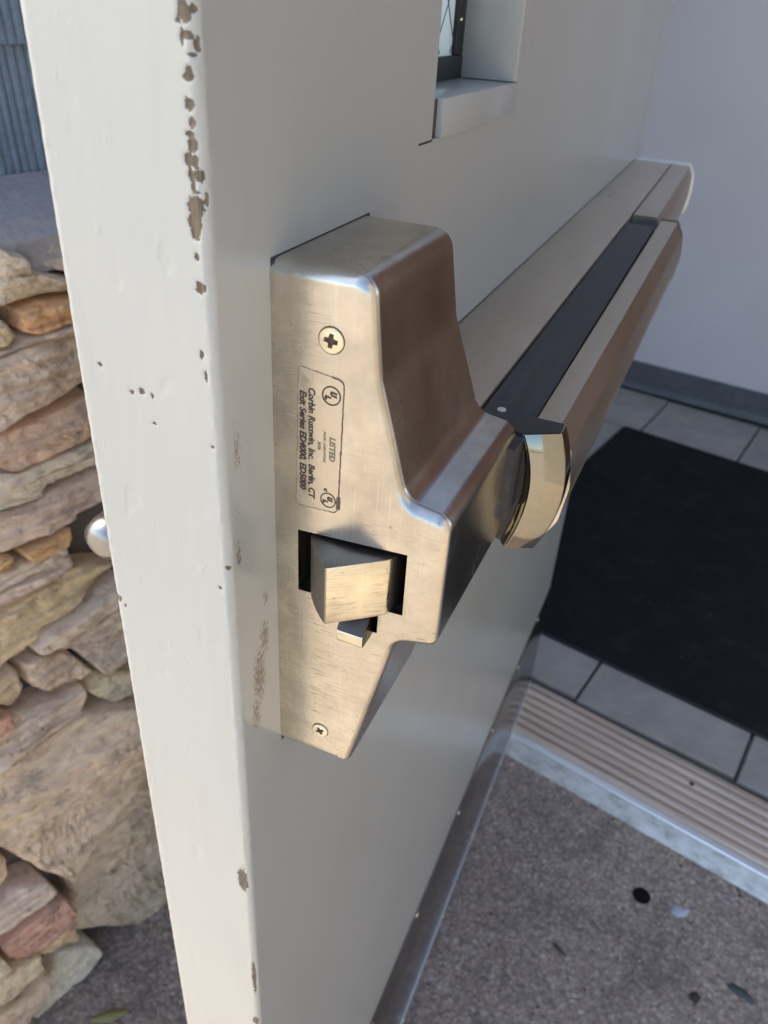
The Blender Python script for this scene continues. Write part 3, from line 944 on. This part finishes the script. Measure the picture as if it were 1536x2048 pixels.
# ---- latch case (pressed steel cover)
def latch_case():
    out = fillet([(0, -62.0, 0), (-31.5, -62.0, 6.5), (-34.5, -92, 0), (-45.0, -129.0, 8), (-60.3, -131.5, 5.5), (-59.8, -182.5, 3.2),
                  (-45.5, -186.0, 8), (-29.6, -256.3, 2.6), (0, -256.3, 0)], 8)
    # densify
    pts = []
    for i in range(len(out)):
        a = Vector(out[i]); b = Vector(out[(i + 1) % len(out)])
        k = max(1, int((b - a).length / 3.0))
        for j in range(k): pts.append(a.lerp(b, j / k))
    N = len(pts)
    area = sum(pts[i].x * pts[(i + 1) % N].y - pts[(i + 1) % N].x * pts[i].y for i in range(N))
    sgn = 1 if area > 0 else -1
    nrm = []
    for i in range(N):
        e1 = (pts[i] - pts[i - 1]).normalized(); e2 = (pts[(i + 1) % N] - pts[i]).normalized()
        t = (e1 + e2).normalized()
        nn = Vector((-t.y, t.x)) * sgn                 # inward
        if pts[i].x > -0.01: nn = Vector((0, -1)) if abs(pts[i].y + 62) < 0.01 else Vector((0, 1)) if abs(pts[i].y + 256.3) < 0.01 else Vector((0, 0))
        nrm.append(nn)
    def xback(z):
        t = min(1, max(0, (-z - 62) / 90.0))
        return 94 + 16 * t if z > -186 else 100
    rf_ = 4.2
    rings = []
    for x_, inset in [(None, 2.0), (None, 0.0)]:
        rings.append([D(xback(p.y) - (0 if inset else 2.0), *(p + nn * inset)) for p, nn in zip(pts, nrm)])
    for k in range(0, 9):
        a = k / 8 * math.pi / 2
        x = 28 + rf_ * (1 - math.sin(a)); ins = rf_ * (1 - math.cos(a))
        rings.append([D(x, *(p + nn * ins)) for p, nn in zip(pts, nrm)])
    verts = [v for r in rings for v in r]
    faces = [(i * N + k, i * N + (k + 1) % N, (i + 1) * N + (k + 1) % N, (i + 1) * N + k) for i in range(len(rings) - 1) for k in range(N)]
    # back closure
    faces.append(tuple(range(N - 1, -1, -1)))
    # front face with the latch opening
    hole = [(-8.5, -149.6), (-8.5, -174.9), (-25.2, -174.2), (-25.2, -184.0), (-38.9, -183.2), (-38.9, -172.6), (-47.6, -172.0), (-47.6, -147.2)]
    outer = [(Vector((0, *(p + nn * rf_)))) for p, nn in zip(pts, nrm)]
    hl = [Vector((0, *h)) for h in hole]
    tris = tessellate_polygon([[Vector((q.y, q.z, 0)) for q in outer], [Vector((q.y, q.z, 0)) for q in hl]])
    base = (len(rings) - 1) * N
    hb = len(verts)
    verts += [D(28, *h) for h in hole]
    idx = [base + i for i in range(N)] + [hb + i for i in range(len(hole))]
    faces += [tuple(idx[i] for i in t) for t in tris]
    h2 = len(verts)
    verts += [D(30.2, *h) for h in hole]
    H = len(hole)
    faces += [(hb + i, hb + (i + 1) % H, h2 + (i + 1) % H, h2 + i) for i in range(H)]
    o = mk('latch_case', verts, faces, M_STEEL, door, True, 24)
    # dark cavity behind the plate
    c = [(-7.9, -148.6), (-7.9, -175.6), (-24.6, -175.0), (-24.6, -184.8), (-39.5, -184.0), (-39.5, -173.2), (-48.3, -172.8), (-48.3, -146.3)]
    cv = [D(30.3, *h) for h in c] + [D(62, *h) for h in c]
    cf = [(i, (i + 1) % H, H + (i + 1) % H, H + i) for i in range(H)] + [tuple(range(H, 2 * H))]
    mk('latch_cavity', cv, cf, M_DARK, o)
    dbox('strike_rib', (40, -12.6, -172), (60, -14.5, -151), M_BOLT, o)
    return o
case = latch_case()
dbox('case_seam', (28.6, -0.28, -256.6), (96, -0.03, -61.75), M_BLACK, case)  # thin black strip shows as a dark line round the case

def latch_bolt():
    top = [(40, -12.9), (28.0, -13.3), (24.6, -15.3), (21.6, -17.7), (18.9, -20.1), (16.5, -22.6), (14.8, -24.6), (13.9, -25.6), (13.9, -26.2), (26.4, -41.2), (28.0, -42.4), (30.6, -43.2), (35, -43.6), (48, -43.6), (48, -12.9)]
    bm = bmesh.new()
    a = [bm.verts.new(D(x, n, -150.3)) for x, n in top]
    b = [bm.verts.new(D(x, n, -173.2)) for x, n in top]
    N = len(top)
    for k in range(N): bm.faces.new((a[k], a[(k + 1) % N], b[(k + 1) % N], b[k]))
    bm.faces.new(a); bm.faces.new(b[::-1])
    es = [e for e in bm.edges if abs(e.verts[0].co.z - e.verts[1].co.z) < 1e-6]
    bmesh.ops.bevel(bm, geom=es, offset=0.00028, segments=2, affect='EDGES', profile=0.5)
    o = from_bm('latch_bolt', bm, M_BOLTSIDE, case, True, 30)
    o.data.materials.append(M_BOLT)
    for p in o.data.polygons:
        if p.normal.x < -0.5 and p.normal.y < -0.2: p.material_index = 1  # bright steel on the front: polished wear plus painted brightness
    return o
latch_bolt()
def plunger():
    prof = [(33, -175.5), (25.5, -175.6), (21.6, -180.6), (21.0, -181.4), (21.0, -185.2), (22, -186.0), (33, -186.0)]
    bm = bmesh.new()
    n0, n1 = -26.8, -36.6
    a = [bm.verts.new(D(x, n0, z)) for x, z in prof]; b = [bm.verts.new(D(x, n1, z)) for x, z in prof]
    N = len(prof)
    for k in range(N): bm.faces.new((a[k], a[(k + 1) % N], b[(k + 1) % N], b[k]))
    bm.faces.new(a); bm.faces.new(b[::-1])
    bmesh.ops.bevel(bm, geom=list(bm.edges), offset=0.0004, segments=2, affect='EDGES', profile=0.5)
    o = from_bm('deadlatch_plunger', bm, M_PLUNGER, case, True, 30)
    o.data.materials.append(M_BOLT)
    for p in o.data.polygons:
        if p.normal.x < -0.8: p.material_index = 1  # front end takes the bright steel, painted lighter than the top
    return o
plunger()

def phillips(n, z, r, rot):
    """countersunk cross-head screw seen end-on, its recess cut into the head"""
    bm = bmesh.new()
    seg = 40
    def P(rad, th, dx): return D(28 + dx, n + rad * math.cos(th), z + rad * math.sin(th))
    cr = []
    L, wd = r * 0.56, r * 0.17
    for k in range(4):
        a = rot + k * math.pi / 2
        for (u, v) in ((L, -wd), (L, wd), (wd * 1.25, wd * 1.25)):
            x = u * math.cos(a) - v * math.sin(a); y = u * math.sin(a) + v * math.cos(a)
            cr.append((x, y))
    rim = [(r * math.cos(t * 2 * math.pi / seg), r * math.sin(t * 2 * math.pi / seg)) for t in range(seg)]
    verts, faces = [], []
    for (s, dx) in ((1.0, -0.0), (1.0, -0.30), (0.95, -0.52)):
        verts += [D(28 + dx, n + x * s, z + y * s) for x, y in rim]
    for a in range(2):
        faces += [(a * seg + k, a * seg + (k + 1) % seg, (a + 1) * seg + (k + 1) % seg, (a + 1) * seg + k) for k in range(seg)]
    hb = len(verts)
    verts += [D(28 - 0.60, n + x, z + y) for x, y in cr]
    tris = tessellate_polygon([[Vector((x * .95, y * .95, 0)) for x, y in rim], [Vector((x, y, 0)) for x, y in cr]])
    idx = [2 * seg + k for k in range(seg)] + [hb + k for k in range(12)]
    faces += [tuple(idx[i] for i in t) for t in tris]
    o = mk('case_screw', verts, faces, M_SCREW, case, True, 40)
    # recess and the dark ring round the head
    v2 = [D(28 - 0.60, n + x, z + y) for x, y in cr] + [D(28 - 0.03, n + x * 0.6, z + y * 0.6) for x, y in cr]
    f2 = [(k, (k + 1) % 12, 12 + (k + 1) % 12, 12 + k) for k in range(12)] + [tuple(range(12, 24))]
    mk('screw_recess', v2, f2, mat('screw_recess_dark', (0.10, 0.075, 0.05), 0.6, 0.5)[0], case)
    v3, f3 = [], []
    for (s, dx) in ((1.005, -0.02), (1.005, -0.10), (1.075, -0.10), (1.085, -0.02)):
        v3 += [D(28 + dx, n + x * s, z + y * s) for x, y in rim]
    for a in range(3):
        f3 += [(a * seg + k, a * seg + (k + 1) % seg, (a + 1) * seg + (k + 1) % seg, (a + 1) * seg + k) for k in range(seg)]
    mk('screw_ring', v3, f3, M_LABELEDGE, case, True)
phillips(-19.6, -81.6, 3.9, 0.12)
phillips(-17.9, -241.6, 3.2, -0.5)

# ---- rating label with its print
lab_out = fillet([(-9.0, -91.2, 0.8), (-24.0, -93.2, 2.2), (-22.9, -138.9, 2.2), (-7.9, -139.6, 1.6)], 6)
lv = [D(27.965, *p) for p in lab_out] + [D(28, *p) for p in lab_out]
NL = len(lab_out)
label = mk('rating_label', lv, [tuple(range(NL))] + [(k, (k + 1) % NL, NL + (k + 1) % NL, NL + k) for k in range(NL)], M_LABEL, door)
tag(label, 'small clear rating label with dark printing and grimy edges')
ev, ef = [], []
NE = 260
per = [0]
for k in range(NL): per.append(per[-1] + (Vector(lab_out[(k + 1) % NL]) - Vector(lab_out[k])).length)
for k in range(NE):
    t = per[-1] * k / NE
    j = max(i for i in range(NL) if per[i] <= t)
    a = Vector(lab_out[j]); b = Vector(lab_out[(j + 1) % NL])
    p = a.lerp(b, (t - per[j]) / (per[j + 1] - per[j])); tn = (b - a).normalized(); nn = Vector((-tn.y, tn.x))
    right = p.x < -20
    wv = 0.09 + 0.10 * noise.noise(Vector((p.x * 1.3, p.y * 1.3, 0)))
    if right: wv += 0.10 + 0.16 * max(0, noise.noise(Vector((p.y * 0.5, 3, 0))))
    if p.x > -10: wv *= 0.5
    if -133 > p.y > -137.5 and right: wv += 0.5 + 0.35 * noise.noise(Vector((p.y * 2, 1, 1)))
    wv = max(0.03, wv)
    off = 0.12 * noise.noise(Vector((p.x, p.y * 0.9, 7)))
    ev += [D(27.90, *(p + nn * (off + wv))), D(27.90, *(p + nn * (off - wv)))]
for k in range(NE):
    ef.append((2 * k, 2 * k + 1, 2 * ((k + 1) % NE) + 1, 2 * ((k + 1) % NE)))
mk('label_edge', ev, ef, M_LABELEDGE, label)

def text_mesh(txt, bold=0.0):
    cu = bpy.data.curves.new('txt', 'FONT')
    cu.body = txt; cu.size = 1.0; cu.shear = 0.22; cu.offset = bold
    cu.resolution_u = 3
    ob = bpy.data.objects.new('txt', cu); COL.objects.link(ob)
    bpy.context.view_layer.update()
    me = bpy.data.meshes.new_from_object(ob.evaluated_get(bpy.context.evaluated_depsgraph_get()))
    bpy.data.objects.remove(ob)
    vs = [Vector(v.co) for v in me.vertices]; fs = [tuple(p.vertices) for p in me.polygons]
    bpy.data.meshes.remove(me)
    return vs, fs
def lettering(txt, n_base, z0, z1, cap, m=M_INK, bold=0.026, name='lettering', dn=0.0):
    vs, fs = text_mesh(txt, bold)
    xm0 = min(v.x for v in vs); xm1 = max(v.x for v in vs)
    sx = (z0 - z1) / (xm1 - xm0); sy = cap / 0.70
    out = []
    for v in vs:
        t = (v.x - xm0) * sx
        out.append(D(27.86, n_base + dn * t / (z0 - z1) - v.y * sy, z0 - t))
    return mk(name, out, fs, m, label)
M_INK2 = mat('faded_ink', (0.20, 0.17, 0.12), 0.5)[0]
lettering('Corbin Russwin, Inc.  Berlin, CT', -12.4, -97.6, -136.0, 2.15, dn=-0.1)
lettering('Exit Series ED4000, ED5000', -9.5, -99.0, -133.4, 2.15, bold=0.032, dn=0.1)
lettering('LISTED', -19.6, -112.2, -120.6, 1.9, M_INK2, 0.03)
lettering('PANIC HARDWARE', -17.4, -110.8, -121.6, 1.0, M_INK2, 0.0)
lettering('265M', -15.6, -114.6, -117.5, 1.0, M_INK2, 0.02)
lettering('c', -18.0, -130.7, -132.0, 1.4, M_INK, 0.05)
def ul_mark(n, z, r, s=1):
    vs, fs = [], []
    seg = 40
    for k in range(seg):
        a = k / seg * 2 * math.pi
        for rr in (r, r * 0.86): vs.append(D(27.86, n + rr * math.cos(a), z + rr * math.sin(a)))
    for k in range(seg):
        fs.append((2 * k, 2 * k + 1, 2 * ((k + 1) % seg) + 1, 2 * ((k + 1) % seg)))
    mk('listing_mark', vs, fs, M_INK, label)
    # slanted U high on the left, L low on the right, in the reading frame of the print
    w_ = 0.20
    def strokes(poly, ox, oy):
        pts = [(ox + x + 0.22 * y, oy + y) for x, y in poly]
        return [D(27.86, n - y * r, z - x * r) for x, y in pts]
    U = [(0, .72), (0, .15), (.12, 0), (.40, 0), (.52, .15), (.52, .72), (.52 - w_, .72), (.52 - w_, .24), (.34, w_), (.18, w_), (w_, .24), (w_, .72)]
    L = [(0, .66), (0, 0), (.48, 0), (.48, w_), (w_, w_), (w_, .66)]
    for poly, ox, oy in ((U, -0.52, -0.12), (L, 0.0, -0.68)):
        v_ = strokes(poly, ox, oy)
        tr = tessellate_polygon([[Vector((x, y, 0)) for x, y in poly]])
        mk('listing_mark', v_, [tuple(t) for t in tr], M_INK, label)
ul_mark(-19.9, -98.6, 3.1)
ul_mark(-19.4, -134.9, 2.75)

# ---- rail and touch bar
rail = extrude_x('base_rail', fillet([(0, -138, 0), (-40.3, -138, 0.8), (-40.3, -196, 0.8), (0, -196, 0)], 3), 99, 857.0, M_STEEL_X, door)
extrude_x('rail_shoulder', [(-40.9, -139.6), (-62.6, -139.6), (-62.6, -171), (-40.9, -171)], 99, 521, M_FILL, rail)
bmk = bmesh.new()
bmesh.ops.create_cone(bmk, cap_ends=True, segments=20, radius1=0.0019, radius2=0.0017, depth=0.0004, matrix=Matrix.Translation(D(131, -48.0, -139.3)))
from_bm('white_dot', bmk, mat('dot_grey', (0.55, 0.53, 0.48), 0.6)[0], rail)
extrude_x('far_slot', [(-41.2, -147), (-63, -147), (-63, -195), (-41.2, -195)], 521.3, 549, mat('slot_blue_plastic', (0.015, 0.026, 0.05), 0.35)[0], rail)
extrude_x('end_filler', fillet([(-41.4, -138.2, 0.5), (-60.5, -138.2, 1.5), (-65.6, -149, 4), (-66.6, -167, 8), (-65.0, -184, 6), (-60, -196, 2), (-41.4, -196, 0.5)], 4), 549.5, 857.0, M_STEEL_X, rail)
extrude_x('rail_end_plate', fillet([(1.0 - 1.2, -136.6, 0.8), (-60.5, -136.6, 1.5), (-67, -149, 4), (-68.2, -167, 8), (-66.6, -185, 6), (-60, -197.4, 2), (-0.2, -197.4, 0.8)], 4), 857.4, 860.4, M_ENDCAP, rail)
bar_prof = fillet([(-63.2, -139.0, 0.6), (-73.6, -139.0, 0.8), (-79.5, -150, 9), (-81.6, -167, 14), (-79.5, -184, 9), (-73.5, -195.5, 1.2), (-63.2, -195.5, 0.6)], 5)
touch = extrude_x('touch_bar', bar_prof, 129.4, 546, M_STEEL_X, door, shift=[-4.0 if n < -70 else -1.5 for n, z in bar_prof])
extrude_x('bar_end_seal', [(n * 1.0 - (4.3 if n < -70 else 1.2), z * 1.0 + (0.5 if z > -167 else -0.5)) for n, z in bar_prof], 546.2, 548.6, M_BLACK, touch)

dbox('rail_seam', (99, -0.4, -196.6), (857, -0.03, -137.6), M_BLACK, rail)  # thin black strip shows as a dark line along the rail
# polished end cap of the touch bar: a crescent facing the lock edge, a thinner lip inside it
def crescent(name, outer, inner, xo, xi, x1, m, bev=0.5, bulge=1.6):
    n = len(outer)
    verts, faces = [], []
    for k in range(n):
        t = 2 * k / (n - 1) - 1
        off = bulge * abs(t) ** 2.6
        o_, i_ = Vector(outer[k]), Vector(inner[k])
        w_ = max((i_ - o_).length, 1e-4)
        be = min(bev, w_ * 0.25)
        f_ = be / w_
        def X(q): return xo + (xi - xo) * q + off
        for x, p in ((x1, o_), (X(0) + be, o_), (X(f_ * .3) + be * 0.3, o_.lerp(i_, f_ * .3)), (X(f_), o_.lerp(i_, f_)),
                     (X(1 - f_), o_.lerp(i_, 1 - f_)), (X(1 - f_ * .3) + be * 0.3, o_.lerp(i_, 1 - f_ * .3)), (X(1) + be, i_), (x1, i_)):
            verts.append(D(x, *p))
    for k in range(n - 1):
        for j in range(8):
            faces.append((k * 8 + j, k * 8 + (j + 1) % 8, (k + 1) * 8 + (j + 1) % 8, (k + 1) * 8 + j))
    faces += [tuple(range(8)), tuple(range((n - 1) * 8, n * 8))]
    return mk(name, verts, faces, m, touch, True, 40)
def arcp(p0, p1, p2, n=44):
    """quadratic through three points"""
    out = []
    for k in range(n + 1):
        t = k / n
        c = [2 * p1[i] - 0.5 * (p0[i] + p2[i]) for i in range(2)]
        out.append(tuple((1 - t) ** 2 * p0[i] + 2 * t * (1 - t) * c[i] + t * t * p2[i] for i in range(2)))
    return out
mid_o = arcp((-75.3, -139.2), (-80.7, -166.5), (-72.6, -195.0))
mid_i = arcp((-62.4, -138.9), (-68.2, -163.0), (-61.9, -192.4))
crescent('bar_end_cap', mid_o, mid_i, 119.0, 110.2, 129.0, M_CHROME, 0.6)
lip_o = arcp((-61.9, -138.9), (-67.85, -163.2), (-61.6, -192.4))
lip_i = arcp((-61.2, -139.4), (-65.2, -163.2), (-59.2, -190.4))
crescent('end_cap_lip', lip_o, lip_i, 110.2, 112.0, 129.0, M_CHROME, 0.35)
def prism_z(name, pts, z0, z1, m, parent):
    n = len(pts)
    v = [D(x, q, z0) for x, q in pts] + [D(x, q, z1) for x, q in pts]
    f = [(k, (k + 1) % n, n + (k + 1) % n, n + k) for k in range(n)] + [tuple(range(n)), tuple(range(2 * n - 1, n - 1, -1))]
    return mk(name, v, f, m, parent)
prism_z('cap_top', [(113, -57), (112.0, -62), (121.4, -74.6), (129.2, -74.4), (129.2, -57)], -138.7, -140.2, M_BLACK, touch)
extrude_x('bar_seal', [(-41, -139.8), (-61.0, -139.8)] + [(n + 0.2, z) for n, z in lip_i[2:]] + [(-41, -188)], 113.6, 128.8, M_BLACK, touch)

# ---- lever on the outside face: rose, neck and rounded grip
def tube(name, pts, radii, m, parent, seg=20, squash=1.0):
    bm = bmesh.new()
    rings = []
    P = [Vector(p) for p in pts]
    for i, p in enumerate(P):
        t = (P[min(i + 1, len(P) - 1)] - P[max(i - 1, 0)]).normalized()
        up = Vector((0, 0, 1)); s = t.cross(up)
        if s.length < 1e-3: s = Vector((1, 0, 0))
        s.normalize(); u = s.cross(t)
        rings.append([bm.verts.new(p + (s * math.cos(a) + u * math.sin(a) * squash) * radii[i]) for a in [k / seg * 2 * math.pi for k in range(seg)]])
    for a, b in zip(rings, rings[1:]):
        for k in range(seg): bm.faces.new((a[k], a[(k + 1) % seg], b[(k + 1) % seg], b[k]))
    bm.faces.new(rings[0]); bm.faces.new(rings[-1][::-1])
    return from_bm(name, bm, m, parent, True, 50)
lev = [D(60, T + 3, -190)]
lever_pts = [D(79, T + 1, -194), D(79, T + 16, -194), D(73, T + 30, -194), D(61, T + 37, -194), D(53, T + 40, -194), D(45, T + 41, -194), D(40, T + 41, -194), D(37, T + 41, -194)]
rose = extrude_x('outside_escutcheon', [(T, -120), (T + 3, -120), (T + 3, -250), (T, -250)], 55, 98, M_CHROME, door)
tube('lever_grip', lever_pts, [0.010, 0.010, 0.0105, 0.0105, 0.0103, 0.0100, 0.0088, 0.0045], M_LEVER, rose)

# ------------------------------------------------------------------ small things on the ground
def flat_blob(name, cx, cy, rx, ry, z, m, label, cat, seed, rot=0.0, jag=0.25, h=0.0008, n=18, tip=0.0):
    rr = random.Random(seed)
    top, bot = [], []
    for k in range(n):
        a = k / n * 2 * math.pi
        r = 1 + jag * noise.noise(Vector((math.cos(a) * 1.4, math.sin(a) * 1.4, seed)))
        if tip: r *= 1 + tip * abs(math.cos(a)) ** 6
        x = rx * r * math.cos(a); y = ry * r * math.sin(a)
        top.append((x * math.cos(rot) - y * math.sin(rot), x * math.sin(rot) + y * math.cos(rot)))
    verts = [(x, y, 0) for x, y in top] + [(x * .9, y * .9, h) for x, y in top] + [(0, 0, h * 1.6)]
    faces = [(k, (k + 1) % n, n + (k + 1) % n, n + k) for k in range(n)] + [(n + k, n + (k + 1) % n, 2 * n) for k in range(n)]
    o = mk(name, verts, faces, m, None, True)
    o.location = (cx, cy, z)
    return tag(o, label, cat)
flat_blob('dark_spot', 0.310, -0.2546, 0.0125, 0.0125, 0.0012, M_SPOT, 'round black spot on the aggregate paving', 'spot', 1, jag=0.08, h=0.0006)  # flat black disc laid on the paving
flat_blob('gum_blob', 0.3614, -0.2446, 0.013, 0.008, 0.0012, M_GUM, 'pale bluish blob of gum beside the round black spot', 'gum', 2, 0.6, 0.5)
flat_blob('dry_leaf', -0.140, -0.800, 0.016, 0.0065, 0.003, M_LEAFY, 'yellow dry leaf lying by the foot of the stone wall', 'leaf', 3, 0.9, 0.2, 0.002, tip=0.5)
flat_blob('fallen_leaf', 0.4585, -0.303, 0.0120, 0.0060, 0.002, M_LEAFG, 'dark greenish leaf lying flat on the paving to the right', 'leaf', 4, -0.1, 0.3, 0.002, tip=0.4)
flat_blob('leaf_scrap', 0.249, -0.395, 0.0105, 0.0022, 0.002, M_LEAFG, 'thin dark leaf scrap on the paving near the door', 'leaf', 5, -0.2, 1.1, 0.0015, tip=0.3)
flat_blob('bark_chip', 0.414, -0.345, 0.0080, 0.0055, 0.002, mat('bark_brown', (0.045, 0.03, 0.025), 0.8)[0], 'small dark brown bark chip on the paving', 'bark chip', 6, 0.9, 0.5, 0.003)

# grit gathered along the threshold and scattered over the paving
rg = random.Random(21)
def grit(name, pts, m, label):
    verts, faces = [], []
    for (x, y, r) in pts:
        k0 = len(verts)
        a0 = rg.uniform(0, 6.28); e = rg.uniform(0.6, 1.0)
        for t in range(6):
            a = a0 + t / 6 * 2 * math.pi
            q = rg.uniform(0.75, 1.1)
            verts.append((x + r * q * math.cos(a), y + r * e * q * math.sin(a), 0.0005))
        for t in range(6):
            vx, vy, _ = verts[k0 + t]
            verts.append((x + (vx - x) * 0.6, y + (vy - y) * 0.6, r * rg.uniform(0.35, 0.7)))
        for t in range(6):
            faces.append((k0 + t, k0 + (t + 1) % 6, k0 + 6 + (t + 1) % 6, k0 + 6 + t))
        faces.append(tuple(range(k0 + 6, k0 + 12)))
    return tag(mk(name, verts, faces, m), label, 'grit', kind='stuff')
def near(n, lo, hi, s):
    return [(rg.uniform(0.02, 1.2), -0.158 - abs(rg.gauss(0, s)), rg.uniform(lo, hi)) for _ in range(n)]
def scat(n, lo, hi):
    out = []
    while len(out) < n:
        x, y = rg.uniform(-0.1, 0.7), rg.uniform(-0.95, -0.16)
        out.append((x, y, rg.uniform(lo, hi)))
    return out
grit('tan_grit', near(90, 0.0012, 0.0040, 0.010) + scat(260, 0.0008, 0.0022), mat('grit_tan', (0.42, 0.34, 0.24), 0.8)[0], 'loose tan grit gathered along the threshold and paving')
grit('dark_grit', near(50, 0.0012, 0.0035, 0.014) + scat(420, 0.0008, 0.0024), mat('grit_dark', (0.06, 0.045, 0.035), 0.8)[0], 'dark crumbs of soil scattered over the paving')
grit('pale_grit', near(30, 0.001, 0.003, 0.012) + scat(120, 0.0008, 0.0020), mat('grit_pale', (0.46, 0.43, 0.41), 0.8)[0], 'pale stone chips scattered over the paving')
grit('yellow_grit', near(26, 0.0015, 0.0050, 0.006), mat('grit_yellow', (0.45, 0.40, 0.16), 0.8)[0], 'yellowish plant bits caught against the threshold edge')
